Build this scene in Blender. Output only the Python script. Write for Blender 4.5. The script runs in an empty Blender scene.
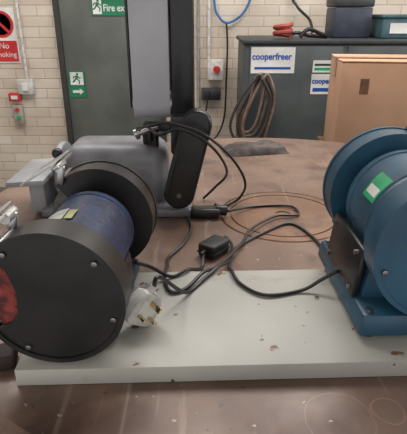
import bpy, bmesh, math, random
from mathutils import Matrix, Vector, noise
random.seed(4)
sc = bpy.context.scene
COL = sc.collection
W = {}
T = Matrix.Translation
def Rz(d): return Matrix.Rotation(math.radians(d), 4, 'Z')
def Rx(d): return Matrix.Rotation(math.radians(d), 4, 'X')
def Ry(d): return Matrix.Rotation(math.radians(d), 4, 'Y')

def lin(c):
    o = []
    for v in c:
        v /= 255.0
        o.append(v/12.92 if v <= .04045 else ((v+.055)/1.055)**2.4)
    return (o[0], o[1], o[2], 1)

MC = {}
def mat(name, rgb, rough=.5, metal=0, rgb2=None, scale=20, detail=4, lo=.4, hi=.6, bump=0, bscale=None,
        trans=0, coat=0, stretch=None, alpha=1):
    if name in MC: return MC[name]
    m = bpy.data.materials.new(name); m.use_nodes = True
    nt = m.node_tree; N = nt.nodes; L = nt.links
    b = N['Principled BSDF']
    b.inputs['Base Color'].default_value = lin(rgb)
    b.inputs['Roughness'].default_value = rough
    b.inputs['Metallic'].default_value = metal
    b.inputs['Transmission Weight'].default_value = trans
    b.inputs['Coat Weight'].default_value = coat
    b.inputs['Alpha'].default_value = alpha
    tc = N.new('ShaderNodeTexCoord')
    mp = N.new('ShaderNodeMapping')
    if stretch: mp.inputs['Scale'].default_value = stretch
    L.new(tc.outputs['Object'], mp.inputs['Vector'])
    if rgb2 is None:
        rgb2 = tuple(int(v*.88) for v in rgb)
    n = N.new('ShaderNodeTexNoise'); n.inputs['Scale'].default_value = scale; n.inputs['Detail'].default_value = detail
    L.new(mp.outputs[0], n.inputs['Vector'])
    r = N.new('ShaderNodeValToRGB')
    r.color_ramp.elements[0].position = lo; r.color_ramp.elements[1].position = hi
    r.color_ramp.elements[0].color = lin(rgb2); r.color_ramp.elements[1].color = lin(rgb)
    L.new(n.outputs['Fac'], r.inputs[0]); L.new(r.outputs[0], b.inputs['Base Color'])
    if bump:
        n2 = N.new('ShaderNodeTexNoise'); n2.inputs['Scale'].default_value = bscale or scale*3; n2.inputs['Detail'].default_value = 5
        L.new(mp.outputs[0], n2.inputs['Vector'])
        bp = N.new('ShaderNodeBump'); bp.inputs['Strength'].default_value = bump; bp.inputs['Distance'].default_value = .002
        L.new(n2.outputs['Fac'], bp.inputs['Height']); L.new(bp.outputs[0], b.inputs['Normal'])
    MC[name] = m
    return m

class B:
    def __init__(s, M=None): s.bm = bmesh.new(); s.M = M or Matrix.Identity(4); s.mi = 0
    def _tag(s, n0):
        s.bm.faces.ensure_lookup_table()
        for f in s.bm.faces[n0:]: f.material_index = s.mi
    def raw(s, verts, faces):
        n0 = len(s.bm.faces)
        vs = [s.bm.verts.new(v) for v in verts]
        for f in faces:
            try: s.bm.faces.new([vs[i] for i in f])
            except ValueError: pass
        s._tag(n0); return s
    def box(s, c, d, R=None, bev=0, seg=2, taper=1.0, tapy=None):
        t = bmesh.new()
        bmesh.ops.create_cube(t, size=1)
        ty = taper if tapy is None else tapy
        for v in t.verts:
            k = taper if v.co.z > 0 else 1; k2 = ty if v.co.z > 0 else 1
            v.co = Vector((v.co.x*d[0]*k, v.co.y*d[1]*k2, v.co.z*d[2]))
        if bev: bmesh.ops.bevel(t, geom=list(t.edges), offset=bev, segments=seg, affect='EDGES', profile=.5)
        X = T(Vector(c)) @ (R or Matrix.Identity(4))
        s._merge(t, X); return s
    def _merge(s, t, X=None):
        t.verts.ensure_lookup_table()
        for i, v in enumerate(t.verts): v.index = i
        verts = [(X @ v.co if X else v.co.copy()) for v in t.verts]
        faces = [[v.index for v in f.verts] for f in t.faces]
        t.free(); s.raw(verts, faces)
    def cyl(s, a, b, r, r2=None, seg=32, bev=0):
        a = Vector(a); b = Vector(b); d = b-a
        t = bmesh.new()
        bmesh.ops.create_cone(t, cap_ends=True, segments=seg, radius1=r, radius2=r if r2 is None else r2, depth=d.length)
        if bev:
            es = [e for e in t.edges if abs(e.verts[0].co.z-e.verts[1].co.z) < 1e-6]
            bmesh.ops.bevel(t, geom=es, offset=bev, segments=2, affect='EDGES', profile=.5)
        s._merge(t, T((a+b)/2) @ d.to_track_quat('Z', 'Y').to_matrix().to_4x4()); return s
    def sph(s, c, r, sc_=(1, 1, 1)):
        t = bmesh.new(); bmesh.ops.create_uvsphere(t, u_segments=20, v_segments=12, radius=r)
        for v in t.verts: v.co = Vector((v.co.x*sc_[0], v.co.y*sc_[1], v.co.z*sc_[2]))
        s._merge(t, T(Vector(c))); return s
    def prism(s, pts, y0, y1, X=None):   # outline in xz, extruded along y
        n = len(pts)
        v = [Vector((p[0], y0, p[1])) for p in pts]+[Vector((p[0], y1, p[1])) for p in pts]
        if X: v = [X @ q for q in v]
        f = [list(range(n)), list(range(2*n-1, n-1, -1))]
        f += [[i, i+n, (i+1) % n+n, (i+1) % n] for i in range(n)]
        s.raw(v, f); return s
    def lathe(s, prof, X=None, seg=64, a0=0, a1=360):  # profile (r,z) about Z
        full = abs(a1-a0) >= 360; k = seg if full else seg+1
        vs = []
        for j in range(k):
            a = math.radians(a0+(a1-a0)*j/seg)
            for r, z in prof:
                q = Vector((r*math.cos(a), r*math.sin(a), z)); vs.append(X @ q if X else q)
        n = len(prof); f = []
        for j in range(seg):
            j2 = (j+1) % k
            for i in range(n-1):
                f.append([j*n+i, j2*n+i, j2*n+i+1, j*n+i+1])
        s.raw(vs, f); return s
    def tube(s, pts, r, seg=8, sub=8, closed=False):
        P = [Vector(p) for p in pts]; n = len(P); C = []
        rng = n if closed else n-1
        for i in range(rng):
            g = (lambda k: P[k % n]) if closed else (lambda k: P[max(0, min(n-1, k))])
            p0, p1, p2, p3 = g(i-1), g(i), g(i+1), g(i+2)
            for j in range(sub):
                t = j/sub
                C.append(.5*((2*p1)+(p2-p0)*t+(2*p0-5*p1+4*p2-p3)*t*t+(3*p1-p0-3*p2+p3)*t**3))
        if not closed: C.append(P[-1])
        m = len(C); vs = []; up = Vector((0.01, .02, 1)).normalized()
        for i, c in enumerate(C):
            if closed: d = C[(i+1) % m]-C[i-1]
            else: d = C[min(m-1, i+1)]-C[max(0, i-1)]
            d.normalize()
            up = (up-d*up.dot(d))
            if up.length < 1e-4: up = d.orthogonal()
            up.normalize(); sd = d.cross(up)
            for k in range(seg):
                a = 2*math.pi*k/seg
                vs.append(c+(up*math.cos(a)+sd*math.sin(a))*r)
        f = []
        for i in range(m if closed else m-1):
            i2 = (i+1) % m
            for k in range(seg):
                k2 = (k+1) % seg
                f.append([i*seg+k, i*seg+k2, i2*seg+k2, i2*seg+k])
        if not closed: f += [list(range(seg))[::-1], [(m-1)*seg+k for k in range(seg)]]
        s.raw(vs, f); return s
    def done(s, name, mats, parent=None, label=None, category=None, group=None, kind=None, angle=35, smooth=True, origin=None):
        bm = s.bm
        bmesh.ops.remove_doubles(bm, verts=bm.verts, dist=1e-6)
        bmesh.ops.recalc_face_normals(bm, faces=bm.faces)
        bm.transform(s.M)
        me = bpy.data.meshes.new(name); bm.to_mesh(me); bm.free()
        if not isinstance(mats, (list, tuple)): mats = [mats]
        for q in mats: me.materials.append(q)
        return finish(name, me, parent, label, category, group, kind, angle, smooth, origin)

def finish(name, me, parent=None, label=None, category=None, group=None, kind=None, angle=35, smooth=True, origin=None):
    xs = [v.co for v in me.vertices]
    c = Vector([(min(v[i] for v in xs)+max(v[i] for v in xs))/2 for i in range(3)])
    if origin: c = Vector(origin)
    me.transform(T(-c))
    if smooth:
        me.polygons.foreach_set('use_smooth', [True]*len(me.polygons))
        me.set_sharp_from_angle(angle=math.radians(angle))
    ob = bpy.data.objects.new(name, me); COL.objects.link(ob)
    ob.matrix_basis = T(c)
    reg(ob, T(c), parent, label, category, group, kind)
    return ob

def reg(ob, world, parent, label, category, group, kind):
    W[ob.name] = world
    if parent is not None:
        ob.parent = parent; ob.matrix_parent_inverse = W[parent.name].inverted()
    if label: ob['label'] = label
    if category and parent is None: ob['category'] = category
    if group: ob['group'] = group
    if kind: ob['kind'] = kind

def empty(name, loc, label, category, group=None):
    e = bpy.data.objects.new(name, None); COL.objects.link(e)
    e.location = loc; e.empty_display_size = .05
    reg(e, T(Vector(loc)), None, label, category, group, None)
    return e

def text(s, size, M, material, parent, name='lettering', ext=.0006, align='LEFT', bold=0, sx=1, **kw):
    cu = bpy.data.curves.new('txt', 'FONT'); cu.body = s; cu.size = size; cu.extrude = ext
    cu.align_x = align; cu.offset = bold; cu.resolution_u = 3
    o = bpy.data.objects.new('txt', cu); COL.objects.link(o)
    bpy.context.view_layer.update()
    me = bpy.data.meshes.new_from_object(o.evaluated_get(bpy.context.evaluated_depsgraph_get()))
    bpy.data.objects.remove(o); bpy.data.curves.remove(cu)
    me.transform(M @ Matrix.Diagonal((sx, 1, 1, 1)))
    me.materials.clear(); me.materials.append(material)
    return finish(name, me, parent, smooth=False, **kw)

def circ(r, n=48, a0=0, a1=360, cx=0, cz=0, endp=False):
    k = n+1 if endp else n
    return [(cx+r*math.cos(math.radians(a0+(a1-a0)*i/n)), cz+r*math.sin(math.radians(a0+(a1-a0)*i/n))) for i in range(k)]

# ------------------------------------------------------------------ materials
M_blackpl = mat('black_plastic', (32, 32, 35), .34, bump=.15, scale=60)
M_guard = mat('guard_black', (40, 37, 36), .36, rgb2=(24, 23, 23), scale=14, detail=8, bump=.12, bscale=30)
M_blue1 = mat('navy_paint', (32, 50, 86), .4, rgb2=(22, 34, 60), scale=40, detail=8, bump=.35)
M_blue2 = mat('teal_paint', (44, 88, 112), .36, rgb2=(36, 72, 94), scale=10, bump=.1)
M_chrome = mat('chrome', (200, 200, 200), .3, 1, scale=40)
M_steel = mat('steel', (150, 150, 150), .35, 1, scale=40)
M_brass = mat('brass_pin', (225, 205, 160), .25, 1)
M_white = mat('white_plastic', (205, 203, 198), .4, scale=30)
M_clear = mat('clear_plastic', (200, 205, 206), .15, alpha=.6)
M_stone = mat('abrasive', (156, 70, 64), .95, rgb2=(88, 46, 44), scale=60, bump=.8, bscale=300)
M_stone2 = mat('abrasive_grey', (110, 108, 106), .95, scale=90, bump=.8, bscale=300)
M_cable = mat('cable_rubber', (26, 26, 29), .42, scale=50)
M_rubber = mat('rubber', (24, 25, 28), .5)
M_green = mat('sign_green', (22, 120, 82), .4, scale=5)
M_red = mat('sign_red', (196, 44, 46), .4, scale=5)
M_signw = mat('sign_white', (226, 224, 220), .4, scale=5)
M_lab = mat('label_grey', (186, 186, 178), .4, rgb2=(150, 152, 146), scale=60)
M_signk = mat('sign_black', (20, 20, 20), .4)
M_greyp = mat('sander_grey', (128, 128, 133), .42, rgb2=(104, 104, 110), scale=12, bump=.1)
M_lightp = mat('sander_light', (160, 161, 165), .4, rgb2=(136, 137, 143), scale=8)
M_belt = mat('belt_cloth', (192, 191, 197), .75, rgb2=(166, 165, 173), scale=5, lo=.3, hi=.7, bump=.3, bscale=200)
M_cab = mat('cabinet_grey', (76, 82, 82), .5, rgb2=(62, 68, 69), scale=4, bump=.1)
M_cabd = mat('cabinet_dark', (48, 52, 54), .5)
M_bluetxt = mat('blue_ink', (30, 80, 165), .5)
M_card = mat('cardboard', (196, 156, 128), .9, rgb2=(182, 142, 115), scale=3, bump=.1)
M_tape = mat('parcel_tape', (184, 146, 112), .35)
M_door = mat('door_paint', (96, 100, 94), .5, rgb2=(82, 86, 82), scale=3, bump=.08)
M_frame = mat('door_frame_paint', (54, 54, 52), .5)
M_hose = mat('hose_tan', (142, 120, 104), .6, rgb2=(104, 86, 76), scale=15)
M_hosek = mat('hose_dark', (58, 50, 48), .6)
M_hoseb = mat('hose_blue', (50, 110, 170), .45)
M_floor = mat('concrete', (112, 106, 100), .8, rgb2=(88, 84, 80), scale=3, bump=.2)
M_ceil = mat('ceiling_paint', (215, 213, 208), .9)
M_yel = mat('label_yellow', (165, 168, 112), .4)
M_lgreen = mat('label_green', (40, 165, 110), .4)

def brick_mat(name, axis):
    m = bpy.data.materials.new(name); m.use_nodes = True
    nt = m.node_tree; N = nt.nodes; L = nt.links; b = N['Principled BSDF']
    tc = N.new('ShaderNodeTexCoord'); sp = N.new('ShaderNodeSeparateXYZ'); cb = N.new('ShaderNodeCombineXYZ')
    L.new(tc.outputs['Object'], sp.inputs[0]); L.new(sp.outputs[axis], cb.inputs[0]); L.new(sp.outputs[2], cb.inputs[1])
    br = N.new('ShaderNodeTexBrick')
    for k, v in {'Scale': 1, 'Mortar Size': .005, 'Mortar Smooth': .7, 'Bias': 0, 'Brick Width': .225, 'Row Height': .075}.items():
        br.inputs[k].default_value = v
    br.inputs['Color1'].default_value = lin((214, 204, 190)); br.inputs['Color2'].default_value = lin((203, 191, 176))
    br.inputs['Mortar'].default_value = lin((188, 174, 158))
    L.new(cb.outputs[0], br.inputs['Vector'])
    n = N.new('ShaderNodeTexNoise'); n.inputs['Scale'].default_value = 2.2; n.inputs['Detail'].default_value = 8
    L.new(tc.outputs['Object'], n.inputs['Vector'])
    r = N.new('ShaderNodeValToRGB'); r.color_ramp.elements[0].position = .35; r.color_ramp.elements[1].position = .6
    r.color_ramp.elements[0].color = (.74, .68, .64, 1); r.color_ramp.elements[1].color = (1, 1, 1, 1)
    L.new(n.outputs['Fac'], r.inputs[0])
    mx = N.new('ShaderNodeMixRGB'); mx.blend_type = 'MULTIPLY'; mx.inputs[0].default_value = .8
    L.new(br.outputs['Color'], mx.inputs[1]); L.new(r.outputs[0], mx.inputs[2]); L.new(mx.outputs[0], b.inputs['Base Color'])
    inv = N.new('ShaderNodeMath'); inv.operation = 'SUBTRACT'; inv.inputs[0].default_value = 1
    L.new(br.outputs['Fac'], inv.inputs[1])
    bp = N.new('ShaderNodeBump'); bp.inputs['Strength'].default_value = .5; bp.inputs['Distance'].default_value = .005
    L.new(inv.outputs[0], bp.inputs['Height']); L.new(bp.outputs[0], b.inputs['Normal'])
    b.inputs['Roughness'].default_value = .6
    return m

def table_mat(name='table_primer', dark=(104, 83, 72), light=(138, 114, 100)):
    m = bpy.data.materials.new(name); m.use_nodes = True
    nt = m.node_tree; N = nt.nodes; L = nt.links; b = N['Principled BSDF']
    tc = N.new('ShaderNodeTexCoord')
    def noise_(s, d, st=None, rot=0):
        n = N.new('ShaderNodeTexNoise'); n.inputs['Scale'].default_value = s; n.inputs['Detail'].default_value = d
        mp = N.new('ShaderNodeMapping'); L.new(tc.outputs['Object'], mp.inputs[0]); L.new(mp.outputs[0], n.inputs['Vector'])
        if st: mp.inputs['Scale'].default_value = st
        mp.inputs['Rotation'].default_value = (0, 0, rot)
        return n.outputs['Fac']
    def ramp(f, p0, c0, p1, c1):
        r = N.new('ShaderNodeValToRGB'); e = r.color_ramp.elements
        e[0].position = p0; e[0].color = c0; e[1].position = p1; e[1].color = c1; L.new(f, r.inputs[0]); return r.outputs[0]
    def mix(a, bb, f, mode='MIX'):
        q = N.new('ShaderNodeMixRGB'); q.blend_type = mode
        for i, v in ((0, f), (1, a), (2, bb)):
            if hasattr(v, 'links'): L.new(v, q.inputs[i])
            else: q.inputs[i].default_value = v
        return q.outputs[0]
    K = (0, 0, 0, 1); Wh = (1, 1, 1, 1)
    c = ramp(noise_(2.5, 8), .35, lin(dark), .65, lin(light))
    c = mix(c, lin((80, 62, 54)), ramp(noise_(8, 8), .50, K, .70, Wh))
    c = mix(c, lin((138, 100, 80)), ramp(noise_(5, 9, None, 2), .56, K, .72, (.5, .5, .5, 1)))
    c = mix(c, lin((176, 160, 148)), ramp(noise_(3, 6, (14, 1, 1), .9), .64, K, .72, (.35, .35, .35, 1)))
    c = mix(c, lin((170, 150, 138)), ramp(noise_(3, 6, (16, 1, 1), -.5), .64, K, .72, (.35, .35, .35, 1)))
    c = mix(c, lin((192, 182, 172)), ramp(noise_(60, 3), .69, K, .72, (.7, .7, .7, 1)))
    c = mix(c, lin((60, 46, 40)), ramp(noise_(75, 3, None, 1), .69, K, .72, (.7, .7, .7, 1)))
    sp = N.new('ShaderNodeSeparateXYZ'); L.new(tc.outputs['Object'], sp.inputs[0])
    wob = noise_(14, 2)
    def ring(cx, cy, r, w, amt):
        def mth(op, a, bb=None):
            q = N.new('ShaderNodeMath'); q.operation = op
            for i, v in enumerate((a, bb)):
                if v is None: continue
                if hasattr(v, 'links'): L.new(v, q.inputs[i])
                else: q.inputs[i].default_value = v
            return q.outputs[0]
        dx = mth('SUBTRACT', sp.outputs[0], cx); dy = mth('SUBTRACT', sp.outputs[1], cy)
        d = mth('SQRT', mth('ADD', mth('MULTIPLY', dx, dx), mth('MULTIPLY', dy, dy)))
        if r < .3: d = mth('ADD', d, mth('MULTIPLY', mth('SUBTRACT', wob, .5), .03))
        e = mth('ABSOLUTE', mth('SUBTRACT', d, r))
        return mth('MULTIPLY', mth('LESS_THAN', e, w), amt)
    c = mix(c, lin((184, 140, 122)), ring(.035, -.655, .020, .0012, .35))
    c = mix(c, lin((176, 150, 138)), ring(-.03, -.67, .045, .0009, .22))
    c = mix(c, lin((84, 62, 55)), ring(0, 0, .42, .0018, .35))
    L.new(c, b.inputs['Base Color'])
    L.new(ramp(noise_(12, 5), .3, (.3, .3, .3, 1), .7, (.5, .5, .5, 1)), b.inputs['Roughness'])
    b.inputs['Metallic'].default_value = .1
    bp = N.new('ShaderNodeBump'); bp.inputs['Strength'].default_value = .25; bp.inputs['Distance'].default_value = .002
    L.new(noise_(30, 6), bp.inputs['Height']); L.new(bp.outputs[0], b.inputs['Normal'])
    return m

def board_mat():
    m = bpy.data.materials.new('board_paint'); m.use_nodes = True
    nt = m.node_tree; N = nt.nodes; L = nt.links; b = N['Principled BSDF']
    tc = N.new('ShaderNodeTexCoord'); prev = None
    layers = [((188, 186, 178), (170, 168, 161), 3, .4, .6, None),
              ((0, 0, 0), (140, 130, 118), 6, .60, .72, (1, 2.5, 1)),
              ((0, 0, 0), (116, 82, 60), 22, .68, .72, None),
              ((0, 0, 0), (90, 74, 64), 48, .69, .72, None)]
    for i, (a, c2, s, lo, hi, st) in enumerate(layers):
        n = N.new('ShaderNodeTexNoise'); n.inputs['Scale'].default_value = s; n.inputs['Detail'].default_value = 6
        mp = N.new('ShaderNodeMapping'); L.new(tc.outputs['Object'], mp.inputs[0]); L.new(mp.outputs[0], n.inputs['Vector'])
        mp.inputs['Location'].default_value = (i*3.1, 1.7*i, 0)
        if st: mp.inputs['Scale'].default_value = st
        r = N.new('ShaderNodeValToRGB'); r.color_ramp.elements[0].position = lo; r.color_ramp.elements[1].position = hi
        L.new(n.outputs['Fac'], r.inputs[0])
        if i == 0:
            r.color_ramp.elements[0].color = lin(a); r.color_ramp.elements[1].color = lin(c2); prev = r.outputs[0]
        else:
            q = N.new('ShaderNodeMixRGB'); L.new(r.outputs[0], q.inputs[0]); L.new(prev, q.inputs[1])
            q.inputs[2].default_value = lin(c2); prev = q.outputs[0]
    L.new(prev, b.inputs['Base Color']); b.inputs['Roughness'].default_value = .5
    n = N.new('ShaderNodeTexNoise'); n.inputs['Scale'].default_value = 60; L.new(tc.outputs['Object'], n.inputs['Vector'])
    bp = N.new('ShaderNodeBump'); bp.inputs['Strength'].default_value = .2; bp.inputs['Distance'].default_value = .002
    L.new(n.outputs['Fac'], bp.inputs['Height']); L.new(bp.outputs[0], b.inputs['Normal'])
    return m

# ------------------------------------------------------------------ room
WY = 3.8
B().box((0, WY+.1, 1.5), (6.4, .2, 3)).done('wall_back', brick_mat('brick_back', 0), kind='structure', smooth=False)
B().box((-3.1, 1.2, 1.5), (.2, 5, 3)).done('wall_left', brick_mat('brick_left', 1), kind='structure', smooth=False)
B().box((3.1, 1.2, 1.5), (.2, 5, 3)).done('wall_right', brick_mat('brick_right', 1), kind='structure', smooth=False)
B().box((0, 1.2, -.05), (6.4, 5.4, .1)).done('floor', M_floor, kind='structure', smooth=False)
B().box((0, 1.2, 3.05), (6.4, 5.4, .1)).done('ceiling', M_ceil, kind='structure', smooth=False)
DX0, DX1 = -1.10, -.30
d = B().box(((DX0+DX1)/2, WY-.018, 1.01), (DX1-DX0-.08, .034, 1.98), bev=.003).done('door_1', M_door, kind='structure')
B().box((DX0+.02, WY-.025, 1.02), (.04, .05, 2.04)).box((DX1-.02, WY-.025, 1.02), (.04, .05, 2.04)).box(((DX0+DX1)/2, WY-.025, 2.03), (DX1-DX0-.08, .05, .04)).done('door_frame', M_frame, parent=d, smooth=False)
B().box((-.40, WY-.045, 1.02), (.04, .015, .16), bev=.003).cyl((-.40, WY-.05, 1.04), (-.40, WY-.09, 1.04), .009).cyl((-.40, WY-.085, 1.04), (-.50, WY-.085, 1.04), .008).done('door_handle', M_steel, parent=d)

# ------------------------------------------------------------------ signs
def wallM(x, y, z): return T((x, y, z)) @ Rx(90)
def running_man(bb, cx, cz, s, y):
    q = lambda pts: bb.prism([(cx+a*s, cz+c*s) for a, c in pts], y, y-.001)
    bb.prism(circ(.11*s, 14, cx=cx+.08*s, cz=cz+.42*s), y, y-.001)
    q([(-.08, .30), (.14, .28), (.10, -.02), (-.12, .02)])
    q([(-.05, .28), (-.30, .22), (-.36, .02), (-.28, .02), (-.22, .15), (-.05, .18)])
    q([(.12, .27), (.30, .10), (.42, .16), (.40, .08), (.28, .0), (.10, .14)])
    q([(.10, .0), (.30, -.16), (.24, -.45), (.14, -.45), (.18, -.2), (-.02, -.04)])
    q([(-.12, .04), (-.14, -.22), (-.40, -.34), (-.42, -.24), (-.22, -.14), (.02, -.02)])
y = WY-.036
s1 = B().box((-.64, y-.003, 1.425), (.36, .004, .14)).done('fire_exit_sign', M_green, label='green fire exit sign with white lettering on the door', category='sign', smooth=False)
B().prism([(-.81, 1.365), (-.745, 1.365), (-.745, 1.48), (-.81, 1.48)], y-.0052, y-.0062).done('pictogram_panel', M_signw, parent=s1, smooth=False)
b = B(); running_man(b, -.777, 1.42, .085, y-.0064); b.done('pictogram', M_green, parent=s1, smooth=False)
text('Fire exit', .068, wallM(-.735, y-.0064, 1.385), M_signw, s1, bold=.001, sx=.82)
s2 = B().box((-.98, y-.003, .865), (.125, .004, .2)).done('safety_sign', M_green, label='small green safety sign with white pictogram on the door', category='sign', smooth=False)
b = B(); b.prism([(-1.03, .86), (-.93, .86), (-.93, .955), (-1.03, .955)], y-.0052, y-.0062).done('pictogram_panel', M_signw, parent=s2, smooth=False)
b = B(); running_man(b, -.98, .905, .085, y-.0064); b.done('pictogram', M_green, parent=s2, smooth=False)
b = B()
b.prism([(-1.02, .82), (-.965, .82), (-.965, .835), (-.935, .81), (-.965, .785), (-.965, .80), (-1.02, .80)], y-.0052, y-.0062).done('arrow', M_signw, parent=s2, smooth=False)
y = WY
s3 = B().box((-1.515, y-.004, 1.215), (.22, .006, .39)).done('prohibition_sign', M_signw, label='white and red no smoking sign on the brick wall', category='sign', smooth=False)
b = B(); cx, cz = -1.515, 1.295
R1 = .095
b.prism(circ(R1, 48, 0, 360, cx, cz, True)+circ(R1-.02, 48, 360, 0, cx, cz, True), y-.0075, y-.009)
b.prism([(cx-.067, cz+.053), (cx-.053, cz+.067), (cx+.067, cz-.053), (cx+.053, cz-.067)], y-.0095, y-.011)
b.done('prohibition_ring', M_red, parent=s3, smooth=False)
B().box((cx-.012, y-.0082, cz-.008), (.075, .001, .014)).box((cx+.045, y-.0082, cz-.008), (.008, .001, .014)).prism([(cx+.03, cz+.005), (cx+.04, cz+.03), (cx+.02, cz+.05), (cx+.032, cz+.05), (cx+.05, cz+.03), (cx+.04, cz+.005)], y-.0077, y-.0087).done('pictogram', M_signk, parent=s3, smooth=False)
B().box((-1.515, y-.0082, 1.105), (.2, .0014, .15)).done('text_panel', M_red, parent=s3, smooth=False)
text('No', .06, wallM(-1.515, y-.0095, 1.125), M_signw, s3, align='CENTER')
text('smoking', .052, wallM(-1.515, y-.0095, 1.065), M_signw, s3, align='CENTER')

e = B().box((-1.385, WY-.025, .845), (.12, .05, .115), bev=.006).done('junction_box', M_white, label='white plastic electrical box on the brick wall', category='electrical box')
B().box((-1.385, WY-.056, .845), (.05, .012, .06), bev=.003).done('switch', M_signw, parent=e)
B().cyl((-1.37, WY-.02, .905), (-1.37, WY-.02, 2.995), .011).done('conduit_pipe', M_white, label='white conduit pipe running up the brick wall', category='pipe')
e = B().box((-1.485, WY-.022, .765), (.09, .044, .06), bev=.004).done('call_point', M_red, label='small red box with white plate on the wall', category='electrical box')
B().box((-1.485, WY-.046, .765), (.05, .004, .028)).done('plate', M_signw, parent=e)
e = B().box((-1.475, WY-.022, .63), (.075, .044, .15), bev=.004).done('wall_socket', mat('socket_grey', (170, 160, 150), .5), label='grey metal switch box with red buttons on the wall', category='socket')
B().cyl((-1.475, WY-.043, .67), (-1.475, WY-.06, .67), .014).done('button', M_red, parent=e)
B().cyl((-1.475, WY-.043, .61), (-1.475, WY-.06, .61), .014).done('button', M_lgreen, parent=e)

e = B().box((.09, WY-.04, .975), (.12, .08, .15), bev=.006).done('isolator_box', M_white, label='white electrical isolator box with red switch on the wall', category='electrical box')
B().cyl((.10, WY-.079, .98), (.10, WY-.10, .98), .026).box((.10, WY-.108, .98), (.012, .018, .05), bev=.002).done('rotary_switch', M_red, parent=e)
B().cyl((.04, WY-.02, 1.052), (.04, WY-.02, 2.995), .012).done('conduit_pipe', M_white, label='white conduit pipe above the isolator box', category='pipe')
B().cyl((-.04, WY-.02, .0), (-.04, WY-.02, 2.995), .012).done('conduit_pipe', mat('pipe_grey', (150, 146, 140), .5), label='grey conduit pipe on the brick wall', category='pipe')
e = B().box((.06, WY-.03, .79), (.15, .06, .09), bev=.005).done('wall_socket', mat('socket_dark', (60, 58, 58), .5), label='dark double socket with black plugs on the wall', category='socket')
B().box((.03, WY-.08, .79), (.045, .04, .045), bev=.006).done('plug', M_rubber, parent=e)
B().box((.095, WY-.08, .79), (.045, .04, .045), bev=.006).done('plug', M_rubber, parent=e)
B().tube([(.03, WY-.10, .775), (.02, WY-.11, .68), (-.02, WY-.1, .55), (.08, WY-.1, .45), (.16, WY-.08, .6), (.175, WY-.07, .9), (.18, WY-.04, 1.15), (.17, WY-.03, 1.3)], .007).done('power_cord', M_cable, parent=e)
B().tube([(.07, WY-.03, 2.2), (.075, WY-.03, 1.5), (.12, WY-.04, 1.34), (.2, WY-.04, 1.31), (.31, WY-.04, 1.40), (.36, WY-.03, 1.6), (.37, WY-.03, 2.2)], .009).done('air_hose', M_hoseb, label='blue air hose looped on the brick wall', category='hose')
B().tube([(.62, WY-.03, 2.2), (.64, WY-.03, 1.55), (.68, WY-.05, 1.42), (.76, WY-.14, 1.33), (.77, WY-.22, 1.25), (.74, WY-.3, 1.236)], .010).done('air_hose', M_cable, label='black hose hanging down behind the cabinet', category='hose')
# ------------------------------------------------------------------ cabinet
CX = .90
cb = empty('metal_cabinet', (CX, 3.3, 0), 'dark grey metal cabinet with white and blue labels against brick wall', 'cabinet')
B().box((CX, 3.3, .63), (1.3, .6, 1.14), bev=.008).done('body', M_cab, parent=cb)
B().box((CX, 3.3, 1.2125), (1.33, .63, .025), bev=.006).done('lid', M_cabd, parent=cb)
B().box((CX, 3.3, .03), (1.24, .54, .06)).done('plinth', M_cabd, parent=cb)
dr = B().box((.56, 2.994, .635), (.56, .012, 1.11), bev=.004).done('door', M_cab, parent=cb)
B().box((.80, 2.978, .7), (.02, .02, .14), bev=.004).done('handle', M_steel, parent=dr)
dr = B().box((1.18, 2.994, .635), (.62, .012, 1.11), bev=.004).done('door', M_cab, parent=cb)
B().box((.91, 2.978, .7), (.02, .02, .14), bev=.004).done('handle', M_steel, parent=dr)
lb = B().box((.42, 2.9865, 1.11), (.265, .003, .15)).done('label_plate', M_signw, parent=cb, smooth=False)
text('cooperfreer', .053, wallM(.293, 2.9845, 1.115), M_bluetxt, lb, bold=.0014, sx=.92)
B().box((.42, 2.9845, 1.065), (.22, .001, .014)).done('stripe', M_bluetxt, parent=lb, smooth=False)
lb = B().box((.73, 2.9865, 1.075), (.13, .003, .07)).done('label_plate', M_signw, parent=cb, smooth=False)
B().box((.73, 2.9845, 1.085), (.11, .001, .012)).done('stripe', M_cabd, parent=lb, smooth=False)
B().box((.73, 2.9845, 1.06), (.11, .001, .016)).done('stripe', M_lgreen, parent=lb, smooth=False)
lb = B().box((.735, 2.9865, .97), (.145, .003, .12)).done('label_plate', M_signw, parent=cb, smooth=False)
text('cooper', .045, wallM(.667, 2.9845, .975), M_bluetxt, lb, bold=.0014, sx=.9)
B().box((.735, 2.9845, .937), (.12, .001, .022)).done('stripe', M_bluetxt, parent=lb, smooth=False)
Zc = 1.2255
tb = empty('toolbox', (.95, 3.35, Zc), 'dark toolbox standing on the grey cabinet', 'toolbox')
B().box((.95, 3.35, Zc+.09), (.24, .24, .18), bev=.012).done('body', mat('box_navy', (52, 58, 72), .45), parent=tb)
B().box((.95, 3.35, Zc+.21), (.25, .25, .055), bev=.012).done('lid', M_cabd, parent=tb)
B().tube([(.88, 3.35, Zc+.235), (.88, 3.35, Zc+.27), (.95, 3.35, Zc+.28), (1.02, 3.35, Zc+.27), (1.02, 3.35, Zc+.235)], .008).done('handle', M_blackpl, parent=tb)
tb = empty('storage_crate', (1.28, 3.3, Zc), 'grey blue plastic crate with pale panel on the cabinet', 'crate')
B().box((1.28, 3.3, Zc+.06), (.34, .3, .12), bev=.01).box((1.28, 3.3, Zc+.13), (.36, .32, .02), bev=.005).done('body', mat('crate_teal', (70, 100, 108), .5), parent=tb)
B().box((1.26, 3.148, Zc+.06), (.2, .004, .06)).done('panel', M_signw, parent=tb)
b = B(); b.tube([(.49+.05*math.cos(a*.9), 3.12+.05*math.sin(a*.9), Zc+.016+.0048*a) for a in range(0, 15)], .014).done('hose_coil', mat('hose_red', (160, 66, 54), .6), label='red brown hose coiled on the cabinet top', category='hose')
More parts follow.
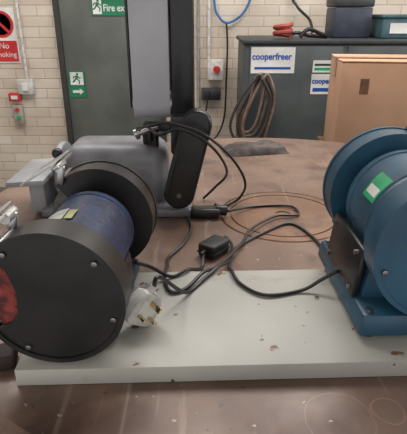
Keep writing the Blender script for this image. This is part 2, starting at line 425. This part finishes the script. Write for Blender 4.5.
B().tube([(.60, 3.12, Zc+.012), (.65, 3.13, Zc+.055), (.73, 3.16, Zc+.03), (.78, 3.2, Zc+.012), (.70, 3.3, Zc+.012), (.60, 3.26, Zc+.03), (.56, 3.3, Zc+.012)], .012).done('hose', M_cable, label='short black hose lying on the cabinet top', category='hose')
for k, (dx, w, zb, yy, mm, lab) in enumerate([(0, .055, .66, 2.958, M_hose, 'tan rubber hose loop hanging on the cabinet'), (.012, .085, .62, 2.94, M_hosek, 'dark rubber hose loop hanging on the cabinet'),
                                    (-.012, .03, .69, 2.92, M_hose, 'tan rubber hose loop hanging on the cabinet'), (.03, .07, .60, 2.902, M_hose, 'tan rubber hose loop hanging on the cabinet'), (-.02, .1, .64, 2.884, M_hosek, 'dark rubber hose loop hanging on the cabinet')]):
    c0 = .345+dx
    pts = [(c0+.005, yy, 1.035), (c0+.03, yy, 1.00), (c0+w*.8, yy, .90), (c0+w*.9-.03, yy, .76), (c0+w*.5-.05, yy, zb+.01), (c0-w*.5-.06, yy, zb), (c0-w-.06, yy, .74), (c0-w*.8-.02, yy, .90), (c0-.025, yy, 1.00)]
    B().tube(pts, .0085, closed=True).done('hose_loop', mm, label=lab, category='hose', group='hoses hanging on the cabinet')
B().cyl((.345, 2.987, 1.02), (.345, 2.86, 1.02), .007).cyl((.345, 2.863, 1.02), (.345, 2.863, 1.045), .007).done('hook', M_steel, parent=cb)

# ------------------------------------------------------------------ cardboard box on bench
Mb = T((.96, 2.42, 0)) @ Rz(-7)
bn = empty('side_bench', (.96, 2.42, 0), 'low wooden bench carrying the cardboard box', 'bench')
M_wood = mat('bench_wood', (120, 88, 62), .7, stretch=(1, 8, 1))
B(Mb).box((0, 0, .70), (.66, .46, .04), bev=.004).done('top', M_wood, parent=bn)
for sx in (-.29, .29):
    for sy in (-.19, .19):
        B(Mb).box((sx, sy, .34), (.05, .05, .68), bev=.003).done('leg', M_wood, parent=bn)
cbx = empty('cardboard_box', (.96, 2.42, .72), 'closed brown cardboard box with taped top', 'box')
B(Mb).box((0, 0, .943), (.60, .40, .444), bev=.004).done('carton', M_card, parent=cbx)
B(Mb).box((0, -.101, 1.168), (.602, .199, .004), R=Rx(-1)).done('flap', M_card, parent=cbx)
B(Mb).box((0, .101, 1.168), (.602, .199, .004), R=Rx(1.5)).done('flap', M_card, parent=cbx)
B(Mb).box((0, 0, 1.1735), (.606, .06, .002)).box((-.303, 0, 1.13), (.002, .06, .09)).done('tape', M_tape, parent=cbx)
B(Mb).box((-.19, -.2008, 1.06), (.04, .001, .07)).done('handling_label', mat('card_print', (120, 84, 62), .8), parent=cbx)

# ------------------------------------------------------------------ table
TX, TY, TZ = .205, 1.118, .897
tb = empty('round_table', (TX, TY, 0), 'large round brown metal work table with scratched top', 'table')
Mt = T((TX, TY, 0))
TM = table_mat()
prof = [(0, TZ-.045), (.79, TZ-.045), (.805, TZ-.042), (.815, TZ-.034), (.815, TZ-.006), (.809, TZ), (.165, TZ), (.164, TZ-.004), (0, TZ-.004)]
B(Mt).lathe(prof, seg=128).done('table_top', TM, parent=tb, origin=(TX, TY, TZ))
prof = [(0, TZ-.0038), (.1605, TZ-.0038), (.1615, TZ-.002), (.159, TZ+.0008), (.138, TZ+.0008), (.137, TZ-.003), (.134, TZ-.003), (.133, TZ+.0008), (.02, TZ+.0008), (.019, TZ-.002), (0, TZ-.002)]
B(Mt).lathe(prof, seg=96).done('turntable_plate', table_mat('plate_rust', (108, 80, 62), (146, 112, 90)), parent=tb, origin=(TX, TY, TZ))
B(Mt).cyl((0, 0, .04), (0, 0, .852), .09).cyl((0, 0, 0), (0, 0, .04), .36, bev=.01, seg=64).cyl((0, 0, .8), (0, 0, .852), .2, seg=48).done('pedestal', M_cabd, parent=tb)

# ------------------------------------------------------------------ board
BZ = .925
Mbd = T((-.260, .507, TZ+.0005)) @ Rz(2.0)
B(Mbd).box((.475, .1305, .01375), (.95, .261, .0275), bev=.0015).done('mounting_board', board_mat(), label='off-white painted wooden board carrying two bench grinders', category='board')
B().box((-.292, .555, TZ+.0125), (.03, .04, .024), R=Rz(15), bev=.006, seg=3).done('rubber_block', mat('rubber_brown', (52, 36, 32), .7), label='small dark brown rubber block beside the board', category='block')

# ------------------------------------------------------------------ bench grinder
def grinder(M, base, R, hc, Lh, bw, br, bodym, guardm, label, near, flange, nose=False):
    g = empty('bench_grinder', base, label, 'bench grinder')
    Rl = Matrix.Translation((0, 0, hc)) @ Rx(-90)          # lathe z -> +y
    gw = .046; bl = Lh-gw-.012
    fh = flange[2]
    b = B(M); b.box((0, 0, .006+fh/2), (flange[0]*2, flange[1]*2, fh), bev=.006, taper=.96, tapy=.97)
    b.box((0, 0, .03+(hc-.06)/2+.005), (bw*2-.012, bl*2, hc-.045), bev=.008, taper=.8, tapy=.92)
    b.done('base', bodym, parent=g)
    for sx in (-1, 1):
        for sy in (-1, 1):
            x = sx*(flange[0]-.02); yy = sy*(flange[1]-.02)
            B(M).cyl((x, yy, .0003), (x, yy, .0065), .011, seg=20).done('rubber_foot', M_rubber, parent=g)
            B(M).cyl((x+sx*.004, yy+sy*.004, fh+.005), (x+sx*.004, yy+sy*.004, fh+.010), .006, seg=6).done('bolt', M_steel, parent=g)
    prof = [(0, -bl), (br*.62, -bl), (br*.86, -bl+.006), (br*.97, -bl+.018), (br, -bl+.022), (br, -bl+.03), (br*1.015, -bl+.031), (br*1.015, -bl+.036), (br*.99, -bl+.037)]
    prof += [(r, -z) for r, z in reversed(prof)]
    b = B(M); b.lathe(prof, X=Rl, seg=64)
    b.cyl((0, -bl-.02, hc), (0, bl+.02, hc), br*.4)
    mh = b.done('motor_housing', bodym, parent=g)
    for an in (35, 145):
        x = br*.8*math.cos(math.radians(an)); z = hc+br*.8*math.sin(math.radians(an))
        for sg in (-1, 1):
            B(M).cyl((x, sg*(bl-.004), z), (x, sg*(bl+.003), z), .005, seg=12).done('bolt', M_steel, parent=mh)
    for sgn in (-1, 1):
        yo = sgn*Lh; yi = sgn*(Lh-gw)
        A0, A1 = -150, 138          # solid arc, opening on -x
        arc = circ(R, 72, A0, A1, 0, hc, True)
        notch = [(-R*.56, hc+R*.46), (-R*.46, hc+R*.12), (-R*.48, hc-R*.22), (-R*.60, hc-R*.38)]
        b = B(M)
        b.prism(arc+notch, yi, yi+sgn*.003)
        b.prism(arc+circ(R-.003, 72, A1, A0, 0, hc, True), yi+sgn*.003, yo-sgn*.004)
        gd = b.done('wheel_guard', guardm, parent=g)
        b = B(M)
        o2 = circ(R+.002, 72, A0, A1, 0, hc, True)
        b.prism(o2+notch, yo-sgn*.004, yo)
        b.prism(o2+circ(R-.005, 72, A1, A0, 0, hc, True), yo, yo+sgn*.003)
        cv = b.done('cover_plate', guardm, parent=gd)
        for an in (-118, -18, 42, 128):
            x = (R-.012)*math.cos(math.radians(an)); z = hc+(R-.012)*math.sin(math.radians(an))
            B(M).cyl((x, yo, z), (x, yo+sgn*.004, z), .0042, seg=14, bev=.001).box((x, yo+sgn*.0042, z), (.006, .0006, .0012)).done('screw', M_steel, parent=cv)
        yw = sgn*(Lh-gw/2)
        B(M).cyl((0, yw-.016, hc), (0, yw+.016, hc), R*.90, seg=72, bev=.001).done('grinding_wheel', M_stone if sgn*near < 0 else M_stone2, parent=g)
        b = B(M)
        b.box((-R-.016, yw, hc-.026), (.042, .05, .004), bev=.001)
        b.box((-R*.8, yi-sgn*.004, hc-.044), (R*.62, .004, .018), bev=.001).box((-R-.005, yi+sgn*.002, hc-.036), (.02, .012, .022), bev=.001)
        b.done('tool_rest', M_steel, parent=g)
        es = B(M).cyl((-R*.62, yi-sgn*.004, hc+R*.80), (-R*.62, yo+sgn*.006, hc+R*.80), .0045, seg=16)
        es.box((-R*.60, yi-sgn*.006, hc+R*.90), (.012, .006, .034), R=Ry(12), bev=.001)
        es.cyl((-R*.60, yi-sgn*.014, hc+R*1.04), (-R*.60, yi+sgn*.014, hc+R*1.04), .0075, seg=16)
        es.box((-R*.64, yw, hc+R*1.06), (.014, .085, .006), R=Ry(-30), bev=.001)
        es = es.done('shield_bracket', M_chrome, parent=g)
        B(M).box((-R*.98, yw, hc+R*.94), (.070, .10, .003), R=Ry(-32), bev=.001).done('eye_shield', M_clear, parent=es)
        if nose:
            b = B(M)
            b.box((-.052, yw, hc+R*.93), (.05, .05, .010), R=Ry(-26), bev=.002)
            b.box((-.075, yw-.015, hc+R*.98), (.008, .008, .05), R=Ry(20), bev=.002).cyl((-.066, yw-.028, hc+R+.012), (-.066, yw+.028, hc+R+.012), .006)
            b.done('spark_deflector', M_blackpl, parent=gd)
    return g, mh

ML = T((-.193, .672, BZ+.0005)) @ Rz(-2.4)
gl, mhl = grinder(ML, (-.193, .672, BZ), .097, .1045, .153, .064, .069, M_blue1, M_guard, 'dark blue bench grinder with black wheel guards', 1, (.07, .11, .024))
MR = T((.338, .702, BZ+.001)) @ Rz(181)
gr, mhr = grinder(MR, (.338, .702, BZ), .108, .151, .137, .104, .090, M_blue2, M_blue2, 'teal blue bench grinder with matching blue wheel guards', -1, (.110, .131, .036), True)
def patch(M, r, hc, a0, a1, y0, y1, name, mt, parent, n=10):
    vs = []; f = []
    for i in range(n+1):
        a_ = math.radians(a0+(a1-a0)*i/n)
        for yy in (y0, y1): vs.append((r*math.cos(a_), yy, hc+r*math.sin(a_)))
    for i in range(n): f.append([2*i, 2*i+2, 2*i+3, 2*i+1])
    b = B(M); b.raw(vs, f); return b.done(name, mt, parent=parent)
patch(ML, .0706, .1045, 100, 138, -.045, -.005, 'data_plate', M_lab, mhl)
patch(ML, .0707, .1045, 88, 98, -.045, -.012, 'data_plate', M_yel, mhl)
patch(MR, .0918, .151, 22, 50, .0, .045, 'data_plate', M_lgreen, mhr)
patch(MR, .092, .151, 27, 36, .005, .04, 'stripe', M_signw, mhr)
sp = B(MR).box((.099, .0, .080), (.012, .15, .086), R=Ry(-6), bev=.004).done('terminal_cover', M_blackpl, parent=gr)
for yy in (-.06, .06):
    for zz in (.05, .112):
        B(MR).cyl((.10, yy, zz), (.110-.05*(zz-.080), yy, zz), .004, seg=12).done('screw', M_steel, parent=sp)
sp = B(ML).box((.062, .0, .05), (.010, .10, .05), R=Ry(-6), bev=.003).done('terminal_cover', M_blackpl, parent=gl)

# ------------------------------------------------------------------ belt sander behind
sd = empty('belt_sander', (-.2, 1.2, TZ), 'grey belt and disc sander with upright belt and black drive cover', 'sander')
z0 = TZ+.0005
B().box((-.22, 1.20, z0+.012), (.38, .22, .022), bev=.006).done('base_plate', M_greyp, parent=sd)
b = B()
b.box((-.225, 1.21, z0+.095), (.29, .18, .155), bev=.04, seg=5, taper=.88)
b.done('motor_housing', M_greyp, parent=sd)
B().cyl((-.366, 1.22, z0+.085), (-.382, 1.22, z0+.085), .078, bev=.003, seg=56).done('sanding_disc', M_lightp, parent=sd)
b = B()
b.box((-.432, 1.17, z0+.098), (.095, .20, .014), R=Ry(-4), bev=.004)
b.box((-.42, 1.17, z0+.05), (.04, .12, .085), bev=.006)
b.done('work_table', M_lightp, parent=sd)
b = B(); b.cyl((-.365, 1.14, z0+.10), (-.365, 1.14, z0+.148), .006).sph((-.365, 1.14, z0+.155), .014)
b.done('knob', M_blackpl, parent=sd)
def pill(p, q, r, y0, y1, bb, r2=None):
    r2 = r2 or r
    d_ = Vector((q[0]-p[0], q[1]-p[1])); an = math.degrees(math.atan2(d_.y, d_.x))
    pts = circ(r2, 20, an-90, an+90, q[0], q[1], True)+circ(r, 20, an+90, an+270, p[0], p[1], True)
    bb.prism(pts, y0, y1); return bb
b = B(); pill((-.060, z0+.066), (-.016, z0+.236), .038, 1.08, 1.125, b, .036)
o = b.done('drive_cover', M_blackpl, parent=sd)
mod = o.modifiers.new('bev', 'BEVEL'); mod.width = .008; mod.segments = 3; mod.limit_method = 'ANGLE'
b = B(); pill((-.057, z0+.078), (-.020, z0+.224), .024, 1.0785, 1.0805, b, .022); b.done('cover_inset', M_guard, parent=o)
B().cyl((-.060, 1.0785, z0+.066), (-.060, 1.075, z0+.066), .006, seg=12).done('screw', M_steel, parent=o)
zt = 1.62
b = B()
b.box((-.05, 1.20, (1.13+zt)/2), (.055, .085, zt-1.13), bev=.008)
b.box((-.045, 1.17, 1.10), (.07, .10, .10), bev=.01)
b.done('belt_frame', M_blackpl, parent=sd)
yb = 1.20; rb = .034
def side(zc_, up, r=rb):
    return [(yb+r*math.cos(math.radians(t)), zc_+r*math.sin(math.radians(t))) for t in (range(0, 181, 15) if up else range(180, 361, 15))]
loop = side(zt-.04, True)+side(1.165, False)
b = B(); n = len(loop)
vs = [(-.172, p[0], p[1]) for p in loop]+[(-.082, p[0], p[1]) for p in loop]
b.raw(vs, [[i, (i+1) % n, (i+1) % n+n, i+n] for i in range(n)]).done('sanding_belt', M_belt, parent=sd, angle=50)
b = B(); b.cyl((-.174, yb, 1.165), (-.078, yb, 1.165), rb-.001).cyl((-.174, yb, zt-.04), (-.078, yb, zt-.04), rb-.001)
b.box((-.127, yb, (1.165+zt-.04)/2), (.085, rb*1.6, zt-.04-1.165)); b.done('roller', M_steel, parent=sd)
b = B(); b.box((-.177, yb-.002, (1.15+zt)/2), (.006, .06, zt-1.17), bev=.002).done('side_strip', M_blackpl, parent=sd)
b = B(); b.box((-.105, 1.165, 1.115), (.07, .03, .022), bev=.004).box((-.14, 1.16, 1.10), (.02, .05, .05), bev=.005).cyl((-.125, 1.17, 1.04), (-.125, 1.17, 1.12), .012)
b.done('bracket', M_blackpl, parent=sd)
b = B(); b.cyl((-.16, 1.125, 1.105), (-.11, 1.125, 1.125), .006).cyl((-.165, 1.125, 1.103), (-.158, 1.125, 1.106), .013, seg=16); b.done('tension_lever', M_chrome, parent=sd)
b = B(); b.box((.005, 1.10, z0+.014), (.075, .04, .024), bev=.008, seg=3).cyl((.03, 1.10, z0+.02), (.06, 1.10, z0+.016), .013, bev=.003).done('foot', M_blackpl, parent=sd)

# ------------------------------------------------------------------ rag at back
b = B(); bm = b.bm
bmesh.ops.create_grid(bm, x_segments=26, y_segments=16, size=.5)
for v in bm.verts:
    x, yv = v.co.x, v.co.y
    r = max(0, 1-(abs(2*x)**3+abs(2*yv)**3))
    v.co = Vector((x*.24, yv*.12, (.038*r**.4)*(0.75+.5*noise.noise(Vector((x*5, yv*4, 1))))+.001))
b.M = T((.19, 1.72, TZ+.0005)) @ Rz(12)
b.done('rag', mat('rag_cloth', (92, 84, 80), .95, rgb2=(66, 60, 58), scale=20, bump=.4), label='crumpled dark grey cloth rag on the table', category='rag', angle=180)

# ------------------------------------------------------------------ plugs and cords (parts of their machines)
def plug(M, mt, owner, label, k=1.0):
    M = M @ Matrix.Scale(k, 4)
    out = [(-.025, -.020), (-.019, -.026), (.019, -.026), (.025, -.020), (.025, .004), (.014, .024), (-.014, .024), (-.025, .004)]
    b_ = B(M); b_.prism(out, -.012, .004); b_.prism([(p[0]*.86, p[1]*.86) for p in out], -.020, -.012); b_.prism([(p[0]*1.02, p[1]*1.02) for p in out], .004, .0065)
    o_ = b_.done('mains_plug', mt, parent=owner, label=label)
    m_ = o_.modifiers.new('bev', 'BEVEL'); m_.width = .0015; m_.segments = 2
    B(M).box((0, .0069, .0), (.03, .001, .024)).done('face_label', M_signw, parent=o_)
    B(M).cyl((0, -.006, .022), (0, -.006, .034), .0065, .005, seg=16).done('cord_grip', mt, parent=o_)
    for (px, pz, w, h, l) in ((0, .012, .004, .008, .0225), (-.011, -.010, .0065, .004, .0175), (.011, -.010, .0065, .004, .0175)):
        B(M).box((px, .006+l/2, pz), (w, l, h), bev=.0006).done('pin', M_brass, parent=o_)
fwd = Vector((.62, -.74, -.12)).normalized()
upv = Vector((.40, .42, .80)); upv = (upv-fwd*upv.dot(fwd)).normalized()
xv = fwd.cross(upv)
Mp = Matrix((( xv.x, fwd.x, upv.x, 0), (xv.y, fwd.y, upv.y, 0), (xv.z, fwd.z, upv.z, 0), (0, 0, 0, 1)))
Mp = T((-.090, .604, BZ+.0355)) @ Mp
plug(Mp, M_white, gl, 'white three-pin mains plug', 1.06)
g0 = Mp @ Vector((0, -.006, .034))
g1 = Mp @ Vector((0, -.006, .052))
tz = TZ+.0045; bz = BZ+.0045
def cord(pts, owner, r=.0034): return B().tube(pts, r).done('power_cord', M_cable, parent=owner)
cord([g0, g1, (-.03, .690, bz+.004), (.003, .745, bz), (.028, .785, bz), (.05, .84, tz+.01), (.069, .915, tz), (.137, .993, tz), (.212, 1.05, tz), (.250, .978, tz), (.262, .90, tz), (.262, .855, tz)], gl)
cord([(-.118, .72, BZ+.05), (-.095, .74, BZ+.03), (-.06, .75, bz), (-.03, .775, bz), (-.005, .83, tz), (.0, .87, TZ+.016)], gl)
cord([(.228, .70, BZ+.045), (.205, .705, BZ+.025), (.170, .702, bz), (.106, .688, bz), (.066, .725, bz), (.052, .775, bz), (.050, .81, tz+.012), (.058, .87, tz+.004), (.062, .92, tz+.007), (.05, .945, TZ+.018), (.042, .93, TZ+.018)], gr)
Mq = T((.022, .90, TZ+.0165)) @ Rz(52)
b = B(Mq); b.box((0, 0, 0), (.060, .042, .031), bev=.005, seg=3).box((0, 0, -.004), (.062, .044, .004), bev=.001)
o = b.done('inline_connector', M_rubber, parent=gr, label='black rectangular moulded connector')
B(Mq).cyl((-.028, 0, 0), (-.044, 0, 0), .0065, .0045, seg=16).done('cord_grip', M_rubber, parent=o)
B(Mq).cyl((.028, 0, 0), (.044, 0, 0), .0065, .0045, seg=16).done('cord_grip', M_rubber, parent=o)
cord([(-.04, 1.08, tz+.004), (-.03, 1.02, tz), (-.045, .94, tz), (-.075, .87, tz), (-.07, .80, tz+.022), (-.072, .75, bz), (-.058, .70, bz), (-.03, .71, bz), (.0, .755, bz+.006), (.03, .805, tz+.02), (.085, .93, tz+.007), (.11, 1.0, tz+.007), (.18, 1.085, tz+.004), (.24, 1.10, tz+.0012), (.23, 1.16, tz+.0012), (.14, 1.16, tz), (.062, 1.10, TZ+.016)], sd)
cord([(-.16, 1.13, 1.12), (-.12, 1.055, 1.14), (-.073, 1.045, 1.148), (.004, 1.05, 1.12), (.07, 1.10, 1.05), (.107, 1.14, .975), (.094, 1.18, .915), (.05, 1.16, tz), (.03, 1.13, TZ+.022)], sd)
cord([(-.14, 1.15, 1.12), (-.10, 1.05, 1.122), (-.05, 1.055, 1.132), (.02, 1.06, 1.09), (.06, 1.15, 1.0), (.03, 1.2, .94), (0, 1.22, tz)], sd)

# ------------------------------------------------------------------ light, world, camera
w = bpy.data.worlds.new('World'); sc.world = w; w.use_nodes = True
w.node_tree.nodes['Background'].inputs[0].default_value = (1, .99, .98, 1)
w.node_tree.nodes['Background'].inputs[1].default_value = .95
def area(name, loc, sx, sy, e_, target, col=(1, 1, 1)):
    l = bpy.data.lights.new(name, 'AREA'); l.shape = 'RECTANGLE'; l.size = sx; l.size_y = sy; l.energy = e_; l.color = col
    o_ = bpy.data.objects.new(name, l); COL.objects.link(o_); o_.location = loc
    o_.rotation_euler = (Vector(target)-Vector(loc)).to_track_quat('-Z', 'Y').to_euler()
area('ceiling_light', (0, 1.9, 2.95), 2.0, .8, 42, (0, 1.9, 0), (1, .97, .94))
area('ceiling_light', (1.2, 2.7, 2.95), 1.6, .6, 31, (1.0, 3.0, 0), (1, .97, .94))
area('ceiling_light', (-1.4, 2.6, 2.95), 1.4, .6, 27, (-1.4, 2.9, 0), (1, .97, .94))
area('window_light', (2.6, 1.9, 2.0), 1.4, 1.0, 30, (.3, 1.2, .9), (.97, .98, 1))
cam = bpy.data.cameras.new('Camera'); co = bpy.data.objects.new('Camera', cam); COL.objects.link(co)
cam.sensor_fit = 'HORIZONTAL'; cam.sensor_width = 36; cam.lens = 36*470/407; cam.clip_start = .02
co.location = (0, 0, 1.375); co.rotation_euler = (math.radians(66.5), 0, 0)
sc.camera = co
sc.view_settings.view_transform = 'Standard'
